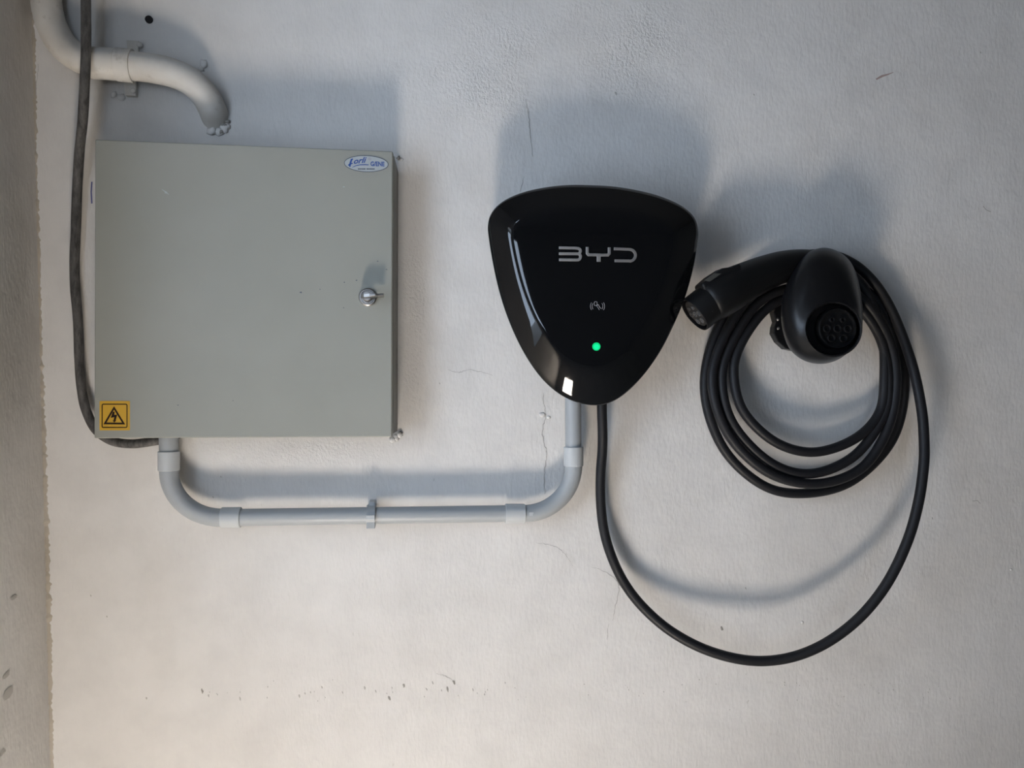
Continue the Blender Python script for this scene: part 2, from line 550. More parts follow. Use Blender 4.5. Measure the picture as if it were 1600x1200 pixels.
def crack(pts, w=1.0):
    P = [(Vector((x, y, 0))) for x, y in pts]
    P = catmull(P, 8)
    out = []
    for i, p in enumerate(P):
        j = 0.9
        out.append((p.x + random.uniform(-j, j), p.y + random.uniform(-j, j)))
    ws = [w * random.uniform(0.45, 1.15) * (0.35 + 0.65 * math.sin(math.pi * (0.08 + 0.84 * i / len(out)))) for i in range(len(out))]
    v, f = ribbon(out, ws)
    verts = [at(q.x, q.y, wall_y(q.x, q.y) + 0.0006) for q in v]
    o = mesh_obj("crack", verts, f, M['crack'], wall_back)
    for p in o.data.polygons:
        if p.normal.y > 0: p.flip()
crack([(849, 615), (850, 632), (853, 650), (848, 668), (849, 690), (855, 708), (851, 735), (851, 772)], 1.5)
crack([(925, 886), (945, 893), (962, 906), (967, 920), (962, 945), (957, 970)], 1.0)
crack([(838, 848), (858, 851), (880, 862), (895, 884)], 0.8)
crack([(951, 975), (949, 1000)], 0.7)
crack([(822, 155), (826, 180), (829, 210), (832, 245)], 1.2)
crack([(819, 275), (813, 300)], 0.8)
crack([(700, 578), (715, 582), (735, 578), (770, 586)], 0.9)
crack([(681, 1052), (695, 1056), (706, 1062)], 0.9)
crack([(60, 100), (54, 160)], 1.0)

def chip(px, py, r, m, stretch=1.5, tilt=0.2):
    n = 9
    pts = []
    for k_ in range(n):
        a = 2 * math.pi * k_ / n; q = r * random.uniform(0.6, 1.15)
        pts.append((px + q * math.cos(a) * 0.75 + tilt * q * math.sin(a) * stretch, py + q * math.sin(a) * stretch))
    ring0 = [at(x, y, wall_y(x, y) + 0.0005) for x, y in pts]
    c = at(px, py, wall_y(px, py) + 0.0009)
    verts = ring0 + [c]
    faces = [(i, (i + 1) % n, n) for i in range(n)]
    o = mesh_obj("chip", verts, faces, m, wall_back)
    for p in o.data.polygons:
        if p.normal.y > 0: p.flip()
for px, py, r in ((468, 1088, 2.2), (503, 1074, 1.8), (535, 1082, 1.6), (570, 1075, 2.2), (587, 1080, 1.8), (608, 1091, 3.0), (631, 1071, 2.6),
                  (676, 1067, 2.0), (699, 1077, 3.0), (709, 1066, 2.6), (739, 1078, 2.0), (757, 1085, 1.4), (316, 1080, 2.8), (326, 1087, 1.8), (375, 1092, 2.2),
                  (229, 1091, 1.8), (1128, 982, 2.6), (1165, 919, 1.6), (167, 963, 1.3), (142, 931, 1.3), (687, 599, 1.2), (962, 146, 2.2), (1178, 148, 1.3),
                  (1457, 810, 1.4), (1532, 82, 1.5), (786, 183, 1.3), (345, 745, 1.2), (333, 777, 1.2)):
    chip(px, py, r, M['chip'] if r < 2.4 else M['chip_dark'])
for _ in range(26):
    chip(random.uniform(280, 800), 1080 + random.gauss(0, 7), random.uniform(0.7, 1.4), M['chip'])
for _ in range(40):
    chip(random.uniform(800, 1500), 1078 + random.gauss(0, 12), random.uniform(0.5, 1.0), M['chip'])
def mark(name, pts, w, m):
    v, f = ribbon(pts, w)
    o = mesh_obj(name, [at(q.x, q.y, wall_y(q.x, q.y) + 0.0006) for q in v], f, m, wall_back)
    for p in o.data.polygons:
        if p.normal.y > 0: p.flip()
mark("pen_mark", [(143.5, 284), (142.5, 300), (143.5, 318)], 2.4, M['pen'])
mark("scuff", [(1369, 124), (1378, 119), (1388, 116), (1396, 113)], [2.5, 3.5, 2.0, 0.8], M['red'])
mark("scuff", [(1520, 783), (1527, 782), (1532, 787)], 1.0, M['chip'])
mark("scuff", [(1536, 322), (1541, 328), (1548, 331)], 1.2, M['chip'])
# chips in the left wall
def chip_left(px, py, r):
    rr = ray(px, py)
    lo, hi = 0.2, 3.0
    for _ in range(40):
        mid_ = (lo + hi) / 2; p = CAM + rr * mid_
        if p.x > left_x(p.z): lo = mid_
        else: hi = mid_
    p = CAM + rr * lo
    n = 9; verts = []
    for k_ in range(n):
        a = 2 * math.pi * k_ / n; q = r * random.uniform(0.6, 1.2)
        z = p.z + q * math.sin(a); y = p.y + q * 2.4 * math.cos(a)
        verts.append(Vector((left_x(z) + 0.0006, min(y, -0.001), z)))
    verts.append(Vector((left_x(p.z) + 0.0008, p.y, p.z)))
    o = mesh_obj("chip", verts, [(i, (i + 1) % n, n) for i in range(n)], M['chip'], wall_l)
    for pl in o.data.polygons:
        if pl.normal.x < 0: pl.flip()
chip_left(12, 1083, 0.007); chip_left(10, 1054, 0.004); chip_left(21, 933, 0.004); chip_left(4, 1175, 0.004)

# plaster lumps where the cabinet was walled in, and the blob by the crack
def lump(px, py, r, d, m, n=7, parent=None):
    bm = bmesh.new(); bmesh.ops.create_icosphere(bm, subdivisions=2, radius=1.0)
    seed = random.uniform(0, 50)
    for v in bm.verts:
        v.co *= r * (1 + 0.55 * noise.noise(v.co * 1.6 + Vector((seed, 0, 0))))
        v.co.y *= 0.6
    c = at(px, py, d)
    me = bpy.data.meshes.new("plaster_lump"); bm.to_mesh(me); bm.free()
    me.polygons.foreach_set("use_smooth", [True] * len(me.polygons)); me.materials.append(m)
    o = bpy.data.objects.new("plaster_lump", me); COL.objects.link(o); o.location = c; o.parent = parent or wall_back
for px, py, r, d in ((618, 684, 0.006, 0.002), (624, 680, 0.005, 0.002), (613, 687, 0.005, 0.004), (627, 249, 0.003, 0.0),
                     (621, 245, 0.0035, 0.001), (846, 648, 0.005, -0.001), (857, 652, 0.003, 0.0), (352, 200, 0.007, 0.001), (342, 206, 0.006, 0.001),
                     (332, 205, 0.007, 0.001), (318, 100, 0.006, 0.0), (314, 108, 0.005, 0.0), (178, 148, 0.005, 0.0), (190, 152, 0.006, 0.0), (1253, 972, 0.003, 0.0), (1580, 890, 0.002, 0.0)):
    lump(px, py, r, d, M['wall'])
for px, py, r in ((350, 196, 0.004), (356, 190, 0.003), (346, 206, 0.003), (625, 677, 0.003), (622, 247, 0.003)):
    lump(px, py, r, 0.003, M['chip_dark'])

# drilled hole with an old plug, top left
hole = mesh_obj("wall_plug", *revolve(at(233.5, 31.5, 0.0), Vector((0, -1, 0)), [(-0.004, 0.0056), (0.0036, 0.0054), (0.0042, 0.0049), (0.0038, 0.0043), (0.0026, 0.0038)], 20), M['dark'])
tag(hole, "small dark drilled hole with an old plug above the white pipe", "wall plug")

# ---------------------------------------------------------------- electrical cabinet
DF = 0.072                                      # door front, distance from the wall
tl, tr, br, bl = at(147.5, 216.5, DF), at(613, 237, DF), at(613, 683, DF), at(148, 684.5, DF)
CX0, CX1 = (tl.x + bl.x) / 2, (tr.x + br.x) / 2
CZ0, CZ1 = (bl.z + br.z) / 2, (tl.z + tr.z) / 2
cab = thing("electrical_cabinet", "flat grey metal electrical cabinet with a warning sticker and key lock", "cabinet", ((CX0 + CX1) / 2, 0, CZ0))
xb = at(622.5, 450, 0.0).x
body = mesh_obj("body", *loft([
    [Vector((CX0 + 0.004, -0.058, CZ0 + 0.004)), Vector((CX1 + 0.0015, -0.058, CZ0 + 0.004)), Vector((CX1 + 0.0015, -0.058, CZ1 - 0.003)), Vector((CX0 + 0.004, -0.058, CZ1 - 0.003))],
    [Vector((CX0 + 0.012, 0.01, CZ0 + 0.012)), Vector((xb, 0.01, CZ0 + 0.004)), Vector((xb, 0.01, CZ1 - 0.012)), Vector((CX0 + 0.012, 0.01, CZ1 - 0.012))]]), M['cabinet_body'], cab)
door = mesh_obj("door", *loft([
    [Vector((CX0, -0.056, CZ0)), Vector((CX1 + 0.001, -0.056, CZ0)), Vector((CX1 + 0.001, -0.056, CZ1)), Vector((CX0, -0.056, CZ1))],
    [Vector((CX0, -DF, CZ0)), Vector((CX1, -DF, CZ0)), Vector((CX1, -DF, CZ1)), Vector((CX0, -DF, CZ1))]]), M['cabinet'], cab)
bevel(door, 0.0018, 3)
for zz in (CZ0 + 0.09, CZ1 - 0.09):
    h = mesh_obj("hinge", *revolve(Vector((CX0 - 0.0005, -0.052, zz - 0.02)), Vector((0, 0, 1)), [(0, 0.003), (0.04, 0.003)], 12), M['cabinet_body'], cab)
# small scratches and dents of bare / dark paint on the door
for px, py, r, mm in ((259, 301, 2.0, 'white'), (470, 457, 1.4, 'label_grey'), (538, 441, 1.2, 'label_grey'), (557, 438, 1.0, 'label_grey'), (537, 481, 0.9, 'label_grey'),
                      (590, 408, 1.0, 'label_grey'), (604, 421, 1.0, 'label_grey'), (537, 292, 1.2, 'white'), (278, 633, 0.9, 'label_grey'), (364, 626, 0.7, 'label_grey'), (500, 452, 0.8, 'label_grey')):
    pts = [(px + r * random.uniform(0.5, 1.4) * math.cos(a) * 1.3, py + r * random.uniform(0.5, 1.2) * math.sin(a)) for a in [k_ * math.pi / 4 for k_ in range(8)]]
    on_plane("scratch", [ngon(pts)], DF + 0.0002, M[mm], door)
on_plane("scratch", [ribbon([(253, 296), (259, 300), (264, 304)], [0.6, 2.0, 0.6])], DF + 0.0002, M['white'], door)

# warning sticker
ws = on_plane("warning_sticker", [ngon(rrect(155.5, 626.5, 203.0, 672.5, 1.2))], DF + 0.0004, M['yellow'], cab, 0.0003)
ws["label"] = "yellow square sticker with a black lightning bolt triangle"
on_plane("sticker_border", [ribbon(rrect(159.6, 631.6, 198.4, 667.9, 1.8), 1.6, True)], DF + 0.0006, M['print'], ws)
on_plane("warning_triangle", [ribbon([(178.2, 637.4), (193.2, 661.8), (163.9, 661.6)], 2.8, True)], DF + 0.0006, M['print'], ws)
on_plane("lightning_bolt", [([Vector(p) for p in ((176.2, 643.6), (179.3, 643.0), (178.6, 648.3), (183.2, 647.8), (180.8, 657.0), (182.0, 656.6), (178.4, 660.4), (175.8, 656.4), (177.2, 656.9), (178.6, 651.8), (172.9, 653.0))],
            [(0, 1, 2, 9, 10), (2, 3, 9), (3, 4, 8, 9), (4, 5, 6, 7, 8)])], DF + 0.0006, M['print'], ws)

# maker's oval label with lettering
def text_shape(s, shear=0.0, bold=0.0):
    cu = bpy.data.curves.new("text_tmp", 'FONT'); cu.body = s; cu.size = 1.0; cu.shear = shear; cu.offset = bold; cu.resolution_u = 3
    o = bpy.data.objects.new("text_tmp", cu); COL.objects.link(o)
    bpy.context.view_layer.update()
    dg = bpy.context.evaluated_depsgraph_get()
    me = bpy.data.meshes.new_from_object(o.evaluated_get(dg))
    v = [(p.co.x, p.co.y) for p in me.vertices]; f = [tuple(p.vertices) for p in me.polygons]
    bpy.data.objects.remove(o); bpy.data.curves.remove(cu); bpy.data.meshes.remove(me)
    return v, f
def text_px(s, x0, y0, w, h, slope=0.0, shear=0.0, bold=0.0):
    """fit the lettering in a box of w x h pixels whose lower left corner is (x0, y0)"""
    v, f = text_shape(s, shear, bold)
    xs = [p[0] for p in v]; ys = [p[1] for p in v]
    ax, bx, ay, by = min(xs), max(xs), min(ys), max(ys)
    return [Vector((x0 + (p[0] - ax) / (bx - ax) * w, y0 - (p[1] - ay) / (by - ay) * h + slope * (p[0] - ax) / (bx - ax) * w)) for p in v], f
lab = on_plane("maker_label", [ngon(ell(572.3, 255.8, 34.6, 12.9, 48, 0.04))], DF + 0.0004, M['white'], cab, 0.0003)
lab["label"] = "white oval label with blue lettering"
on_plane("label_border", [ribbon(ell(572.3, 255.8, 34.3, 12.6, 48, 0.04), 1.0, True)], DF + 0.0006, M['label_grey'], lab)
on_plane("lettering", [text_px("orli", 552.8, 256.3, 20.0, 9.0, -0.11, 0.35, 0.022)], DF + 0.0006, M['blue'], lab)
on_plane("letter", [ribbon([(551.4, 248.2), (549.2, 249.5), (547.6, 254.5), (546.6, 260.8)], [1.6, 2.6, 2.8, 1.6])], DF + 0.0006, M['blue'], lab)
on_plane("letter_bar", [ribbon([(544.4, 258.6), (547.6, 255.8), (551.2, 255.2)], [2.4, 2.4, 1.2])], DF + 0.0007, M['blue'], lab)
on_plane("lettering", [text_px("G/ENE", 579.0, 259.6, 21.8, 7.4, 0.02, 0.0, 0.03)], DF + 0.0006, M['blue'], lab)
on_plane("swoosh", [ribbon([(550.4, 261.6), (556, 259.0), (563, 257.5), (570, 257.3), (576.2, 257.7)], [0.6, 1.1, 1.3, 1.4, 1.1])], DF + 0.0006, M['blue'], lab)
on_plane("trademark_sign", [ribbon(ell(577.6, 248.3, 1.7, 1.7, 14), 0.7, True), text_px("R", 576.9, 249.1, 1.4, 1.7)], DF + 0.0006, M['mauve'], lab)
x = 559.4; bars = []
while x < 585.0:
    w_ = random.uniform(1.0, 2.0)
    if not (570.4 < x < 572.4):
        bars.append(ngon([(x, 263.0), (x + w_, 263.0), (x + w_, 265.0), (x, 265.0)]))
    x += w_ + 0.35
on_plane("small_print", bars, DF + 0.0006, M['label_grey'], lab)

# cam lock with its key-like lever
lc = at(574.5, 464.5, DF)
AX = Vector((0, -1, 0))
lock = mesh_obj("cam_lock", *revolve(lc, AX, [(-0.006, 0.0118), (0.0012, 0.0128), (0.0032, 0.0128), (0.0045, 0.0112), (0.0046, 0.0098), (0.0030, 0.0090), (0.0030, 0.0074), (0.016, 0.0068), (0.017, 0.0058)], 36), M['chrome'], cab)
smooth_by_angle(lock, 30)
lock["label"] = "round chrome lock"
lv = []
for t_, hw, th in ((-0.0085, 0.0026, 0.014), (-0.004, 0.0040, 0.024), (0.004, 0.0036, 0.028), (0.012, 0.0024, 0.028), (0.0165, 0.0020, 0.027), (0.0175, 0.0027, 0.0268), (0.0235, 0.0027, 0.026)):
    a = Vector((math.cos(0.06), 0, math.sin(0.06))); b = Vector((-math.sin(0.06), 0, math.cos(0.06)))
    c = lc + a * t_
    lv.append([c + b * hw + AX * 0.012, c - b * hw + AX * 0.012, c - b * hw * 0.7 + AX * th, c + b * hw * 0.7 + AX * th])
lever = mesh_obj("lever", *loft(lv), M['chrome'], lock)
bevel(lever, 0.0006, 2)
gp = at(283, 690, 0.022)
gland = mesh_obj("cable_gland", *revolve(Vector((gp.x, -0.022, CZ0 + 0.012)), Vector((0, 0, -1)), [(0, 0.012), (0.008, 0.012), (0.010, 0.0115), (0.016, 0.0085), (0.0165, 0.006)], 24), M['dark'], cab)
gland["label"] = "black cable gland under the cabinet"

# ---------------------------------------------------------------- grey conduit from cabinet to charger
RC, RS, DC = 0.0126, 0.0150, 0.033
con = thing("electrical_conduit", "grey plastic conduit running from under the cabinet to the charger", "conduit", at(580, 805, 0.0))
def P(px, py, d=DC): return at(px, py, d)
def pipe(name, a, b, r, m):
    o = mesh_obj(name, *tube([a + (b - a) * i / 4 for i in range(5)], r, 28), m, con); smooth_by_angle(o, 50); return o
def sleeve(a, b, m=None):
    ax = (b - a); L = ax.length
    o = mesh_obj("sleeve", *revolve(a, ax, [(0.0, RC), (0.0, RS - 0.0006), (0.0006, RS), (L - 0.0006, RS), (L, RS - 0.0006), (L, RC)], 32, Vector((0, -1, 0)), False, False), M['sleeve'], con)
    smooth_by_angle(o, 40); return o
def elbow(a, corner, b, name="elbow"):
    pts = []
    n = 24
    for i in range(n + 1):
        t_ = math.pi / 2 * i / n
        pts.append(corner + (a - corner) * (1 - math.sin(t_)) + (b - corner) * (1 - math.cos(t_)))
    o = mesh_obj(name, *tube(pts, RC + 0.0006, 28), M['conduit'], con); smooth_by_angle(o, 50); return o
yL = 808.5; yR = 802.5
p_top = P(263.3, 672, 0.034); p_s1a = P(263.8, 705); p_s1b = P(264.0, 735)
p_e1 = P(346, yL + 0.3)
corner1 = Vector((p_s1b.x, p_s1b.y, p_e1.z))
pipe("pipe", p_top, p_s1a, RC + 0.0006, M['conduit'])
sleeve(p_s1a, p_s1b)
elbow(p_s1b, corner1, p_e1)
p_s2b = P(376.5, yL); sleeve(p_e1, p_s2b)
p_s3a = P(789.5, yR); p_s3b = P(820, yR)
pipe("pipe", p_s2b, p_s3a, RC, M['conduit'])
sleeve(p_s3a, p_s3b)
p_s4a = P(896.2, 728); p_s4b = P(896.0, 698)
corner2 = Vector((p_s4a.x, p_s4a.y, p_s3b.z))
elbow(p_s3b, corner2, p_s4a)
sleeve(p_s4a, p_s4b)
pipe("pipe", p_s4b, P(895.0, 590), RC - 0.0002, M['conduit'])
# the moulded tab by the right elbow
tb = P(830, 803.5, DC + RC)
mesh_obj("mould_mark", *prism([tb + Vector(v) for v in ((-0.003, -0.001, -0.0025), (0.002, -0.001, -0.0025), (0.0035, -0.001, 0.003), (-0.003, -0.001, 0.003))],
                              [tb + Vector(v) for v in ((-0.003, 0.004, -0.0025), (0.002, 0.004, -0.0025), (0.0035, 0.004, 0.003), (-0.003, 0.004, 0.003))]), M['sleeve'], con)

# clip that holds the conduit on the wall
pc = P(580, (yL + yR) / 2 + 0.0)
clip = thing("conduit_clip", "small grey plastic clip holding the horizontal conduit on the wall", "pipe clip", (pc.x, 0, pc.z))
hw = 0.0062
def strip_loop(prof, x0, x1):
    """solid band from a closed (y, z) outline"""
    return prism([Vector((x0, -y, z)) for y, z in prof], [Vector((x1, -y, z)) for y, z in prof])
outer = []; inner = []
for i in range(25):
    a = math.radians(-118 + 236 * i / 24)
    outer.append((DC + (RC + 0.0034) * math.cos(a), pc.z + (RC + 0.0034) * math.sin(a)))
    inner.append((DC + (RC + 0.0002) * math.cos(a), pc.z + (RC + 0.0002) * math.sin(a)))
arc = outer + inner[::-1]
v, f = [], []
n = 25
for i in range(n):
    for (y, z) in (outer[i], inner[i]):
        v += [Vector((pc.x - hw, -y, z)), Vector((pc.x + hw, -y, z))]
for i in range(n - 1):
    a = i * 4; b = a + 4
    f += [(a, a + 1, b + 1, b), (a + 2, b + 2, b + 3, a + 3), (a, b, b + 2, a + 2), (a + 1, a + 3, b + 3, b + 1)]
f += [(0, 2, 3, 1), ((n - 1) * 4, (n - 1) * 4 + 1, (n - 1) * 4 + 3, (n - 1) * 4 + 2)]
mesh_obj("strap", v, f, M['conduit'], clip)
bevel(box("base", pc.x - hw, pc.x + hw, -(DC - RC + 0.001), 0.002, pc.z - 0.013, pc.z + 0.013, M['conduit'], clip), 0.001)
bevel(box("upper_lug", pc.x - hw * 0.5, pc.x + hw * 1.0, -(DC + 0.004), -0.012, pc.z + RC + 0.001, pc.z + RC + 0.0085, M['conduit'], clip), 0.0012)
bevel(box("front_pad", pc.x - hw, pc.x + hw, -(DC + RC + 0.0055), -(DC + RC - 0.002), pc.z - 0.0035, pc.z + 0.0035, M['sleeve'], clip), 0.0006)
bevel(box("lower_pad", pc.x - hw, pc.x + hw, -(DC + RC + 0.0015), -(DC + 0.002), pc.z - RC - 0.0045, pc.z - 0.0048, M['conduit'], clip), 0.0008)

# ---------------------------------------------------------------- old white pipe, top left
ow = thing("painted_pipe", "old white painted pipe bending down into the plaster above the cabinet", "pipe", at(200, 104, 0.0))
DP = 0.024
pp = [Vector((at(70, -60, DP).x, -DP, z_)) for z_ in (CEIL - 0.01, 2.4, 2.1)] + [at(70, -60, DP), at(70.5, -25, DP), at(72.5, 5, DP), at(80, 38, DP), at(97, 69, DP), at(122, 90, DP), at(152, 98.5, DP), at(180, 100.5, DP), at(206, 103, DP), at(238, 107, DP),
      at(268, 113.5, DP - 0.001), at(297, 127, DP - 0.003), at(319, 148, DP - 0.008), at(331, 169, 0.008), at(337, 186, -0.008), at(340, 202, -0.030)]
path = catmull(pp, 8)
o = mesh_obj("pipe", *tube(path, [0.0203 + 0.0005 * noise.noise(p * 30) for p in path], 32), M['old_pipe'], ow, True)
# the left elbow slips over the next length with a slightly larger mouth
ca, cb = at(142, 98, DP), at(183, 101, DP)
o = mesh_obj("socket", *revolve(ca, cb - ca, [(0, 0.0198), (0.0, 0.0215), (0.001, 0.0220), ((cb - ca).length - 0.001, 0.0220), ((cb - ca).length, 0.0212), ((cb - ca).length, 0.0195)], 32, Vector((0, -1, 0)), False, False), M['old_pipe'], ow); smooth_by_angle(o, 40)
strap = thing("pipe_strap", "white painted metal strap around the old pipe", "pipe strap", at(200, 103, 0.0))
sa = at(196, 102.3, DP); sx = (at(206, 103.3, DP) - sa).normalized(); su = Vector((0, -1, 0)); sn = sx.cross(su).normalized()
if sn.z < 0: sn = -sn
rings = []
band = []
for i in range(29):
    a = math.radians(-100 + 200 * i / 28)
    band.append((math.cos(a), math.sin(a)))
v, f = [], []
for cy, cz in band:
    for rr in (0.0232, 0.0206):
        for s in (-0.0105, 0.0105):
            v.append(sa + sx * s + su * cy * rr + sn * cz * rr)
for i in range(28):
    a = i * 4; b = a + 4
    f += [(a, b, b + 1, a + 1), (a + 2, a + 3, b + 3, b + 2), (a, a + 2, b + 2, b), (a + 1, b + 1, b + 3, a + 3)]
f += [(0, 1, 3, 2), (112, 114, 115, 113)]
o = mesh_obj("band", v, f, M['old_pipe'], strap); smooth_by_angle(o, 40)
def tab(c, w, h, d0, d1):
    o = mesh_obj("lug", *prism([c + Vector((-w, -d1, -h)), c + Vector((w, -d1, -h)), c + Vector((w * 1.0, -d1, h)), c + Vector((-w * 1.3, -d1, h))],
                               [c + Vector((-w, -d0, -h)), c + Vector((w, -d0, -h)), c + Vector((w * 1.0, -d0, h)), c + Vector((-w * 1.3, -d0, h))]), M['old_pipe'], strap)
    bevel(o, 0.001); return o
tab(at(207, 138, 0.0), 0.0075, 0.0135, -0.002, 0.008)
tab(at(210, 76, 0.0), 0.0075, 0.010, -0.002, 0.005)
for q in (at(208, 142, 0.008), at(218, 70, 0.006)):
    s_ = mesh_obj("screw", *revolve(q, Vector((0, -1, 0)), [(-0.006, 0.0028), (0.0, 0.0040), (0.0012, 0.0040), (0.0022, 0.0028)], 16), M['old_pipe'], strap); smooth_by_angle(s_, 40)

# ---------------------------------------------------------------- old grey cable, left
cp = [Vector((at(134, -70, 0.055).x, -0.055, z_)) for z_ in (CEIL - 0.01, 2.4, 2.1)] + [at(134, -70, 0.055), at(134, -20, 0.055), at(134.5, 40, 0.055), at(134, 90, 0.054), at(132, 140, 0.052), at(129, 190, 0.042), at(124, 240, 0.03), at(120.5, 300, 0.022), at(118.5, 360, 0.018), at(116.5, 410, 0.017),
      at(117.5, 450, 0.017), at(121, 490, 0.018), at(123, 530, 0.019), at(124.5, 570, 0.02), at(128, 610, 0.021), at(135, 642, 0.022), at(150, 671, 0.023), at(174, 688.5, 0.023), at(204, 693.5, 0.022), at(236, 690, 0.018), at(262, 685, 0.016), at(284, 676, 0.022)]
path = catmull(cp, 10)
oc = mesh_obj("power_cable", *tube(path, [0.0066 + 0.0003 * noise.noise(p * 40) for p in path], 18), M['old_cable'], None, True)
tag(oc, "worn dark grey cable hanging past the cabinet and curling under it", "cable")

# ---------------------------------------------------------------- wall charger
OUT = [(560, 60), (700, 68), (850, 95), (960, 130), (1040, 172), (1090, 222), (1108, 283), (1104, 350), (1086, 460), (1051, 590), (1001, 720), (933, 860), (862, 968), (790, 1051), (722, 1108), (660, 1138),
       (600, 1147), (540, 1141), (470, 1118), (400, 1075), (330, 1008), (262, 912), (202, 797), (152, 670), (116, 545), (90, 420), (73, 310), (71, 256), (84, 206), (120, 160), (180, 121), (265, 90), (370, 69), (465, 60)]
OUT = [(740 + x / 3.157, 270 + y / 3.157) for x, y in OUT]
OUT = [(p.x, p.y) for p in catmull([Vector((x, y, 0)) for x, y in OUT], 5, True)]
ccx, ccy = 929.0, 440.0
TOPY, BOTY = 289.0, 633.3
def inner_pt(x, y):
    t_ = (y - TOPY) / (BOTY - TOPY)
    fx = 0.79 - 0.05 * t_
    nx_ = 930 + (x - 930) * fx
    ny_ = TOPY + 34 + (y - TOPY) * (1 - (34 + 62) / (BOTY - TOPY))
    return nx_, ny_
INN = [inner_pt(x, y) for x, y in OUT]
rim_d = 0.0835
rings = []
for s, d in ((0.90, -0.002), (0.93, 0.02), (0.96, 0.048), (0.985, 0.068), (0.997, 0.080)):
    rings.append([at(ccx + (x - ccx) * s, ccy + (y - ccy) * s, rim_d) + Vector((0, rim_d - d, 0)) for x, y in OUT])
wc = thing("wall_charger", "glossy black shield-shaped car charger with chrome lettering and green light", "charger", at(929, 633, 0.0))
wc.location.y = 0
back_rings = rings + [[at(x, y, 0.084) for x, y in OUT]]
hs = mesh_obj("housing", *loft(back_rings), M['housing'], wc, True); smooth_by_angle(hs, 50)
prof = [(0.0, 0.0840), (0.0, 0.0855), (0.012, 0.0867), (0.04, 0.0881), (0.15, 0.0917), (0.3, 0.0963), (0.45, 0.1007), (0.6, 0.1049), (0.74, 0.1087), (0.84, 0.1112), (0.91, 0.1127), (0.96, 0.1135), (1.0, 0.1140)]
rings = []
for a, d in prof:
    rings.append([at(xo + (xi - xo) * a, yo + (yi - yo) * a, d) for (xo, yo), (xi, yi) in zip(OUT, INN)])
icx, icy = 930.0, 440.0
for s, d in ((0.96, 0.1145), (0.90, 0.1151), (0.80, 0.1158), (0.65, 0.1167), (0.5, 0.1174), (0.35, 0.1179), (0.2, 0.1182), (0.05, 0.1183)):
    rings.append([at(icx + (xi - icx) * s, icy + (yi - icy) * s, d) for xi, yi in INN])
cv, cf = loft(rings, True, True)
cover = mesh_obj("front_cover", cv, cf, M['gloss'], wc, True)
COVER = BVHTree.FromPolygons([tuple(v_) for v_ in cv], cf)
def surf(px, py, h=0.0):
    loc, nrm, idx, dist = COVER.ray_cast(CAM, ray(px, py))
    if nrm.dot(ray(px, py)) > 0: nrm = -nrm
    return loc + nrm * h
def on_cover(name, shapes, h, m, parent, thick=0.0):
    verts, faces = [], []
    for v2, f2 in shapes:
        k_ = len(verts); verts += [surf(p[0], p[1], h) for p in v2]; faces += [tuple(k_ + i for i in q) for q in f2]
    o = mesh_obj(name, verts, faces, m, parent)
    for p in o.data.polygons:
        if p.normal.y > 0: p.flip()
    if thick:
        s_ = o.modifiers.new("thickness", 'SOLIDIFY'); s_.thickness = thick; s_.offset = -1
        bevel(o, 0.0004, 2)
    return o
def lg(x, y): return (840 + x / 8.42, 360 + y / 8.42)
W = 4.4
lo = thing("logo", None, None, (0, 0, 0)) if False else None
def stroke(pts, w=W): return ribbon([lg(*p) for p in pts], w)
def arc_pts(cx, cy, rx, ry, a0, a1, n=8): return [(cx + rx * math.cos(math.radians(a0 + (a1 - a0) * i / n)), cy + ry * math.sin(math.radians(a0 + (a1 - a0) * i / n))) for i in range(n + 1)]
b_top = stroke([(280, 229)] + [(500, 233)] + arc_pts(525, 272, 38, 36, -75, 0, 5) + arc_pts(528, 275, 34, 33, 0, 60, 4))
b_bot = stroke(arc_pts(530, 340, 34, 30, -60, 0, 4) + arc_pts(524, 345, 40, 44, 0, 80, 5) + [(500, 389), (282, 387)])
b_mid = stroke([(280, 307), (545, 309)])
l1 = on_cover("logo_letter", [b_top, b_bot, b_mid], 0.0010, M['logo'], wc, 0.0018); l1["label"] = "chrome letter B"
y_1 = stroke([(652, 218), (652, 300), (668, 321), (785, 322)])
y_2 = stroke([(942, 224), (942, 305), (925, 325), (822, 326), (806, 345), (804, 412)], W)
y_3 = stroke([(804, 305), (804, 414)], 6.0)
l2 = on_cover("logo_letter", [y_1, stroke([(942, 224), (942, 305), (925, 325), (800, 326)]), y_3], 0.0010, M['logo'], wc, 0.0018); l2["label"] = "chrome letter Y"
d_1 = stroke([(1002, 242), (1200, 249)] + arc_pts(1205, 328, 82, 78, -80, 80, 14) + [(1200, 402), (1012, 400)])
l3 = on_cover("logo_letter", [d_1], 0.0010, M['logo'], wc, 0.0018); l3["label"] = "chrome letter D"
# contactless card symbol
def st(pts, w=0.62): return ribbon([lg(*p) for p in pts], w)
icon = [st(arc_pts(760, 998, 66, 78, 142, 218, 8)), st(arc_pts(775, 998, 58, 62, 142, 218, 8)),
        st(arc_pts(815, 998, 66, 78, -38, 38, 8)), st(arc_pts(800, 998, 58, 62, -38, 38, 8)),
        ribbon([lg(*p) for p in rrect(746, 938, 782, 990, 10)], 0.62, True),
        st([(772, 985), (790, 1010), (812, 1046)]), st([(788, 974), (806, 985), (812, 1005), (828, 1026), (836, 1022)]), st([(776, 992), (800, 975)])]
ic = on_cover("card_symbol", icon, 0.0002, M['icon'], wc); ic["label"] = "thin grey contactless card symbol"
ld = on_cover("status_light", [ngon(ell(931.8, 541.5, 6.4, 6.4, 28))], 0.0003, M['led'], wc); ld["label"] = "round glowing green status light"
on_cover("light_core", [ngon(ell(931.8, 541.8, 4.2, 4.2, 24))], 0.0005, M['led_ring'], ld)
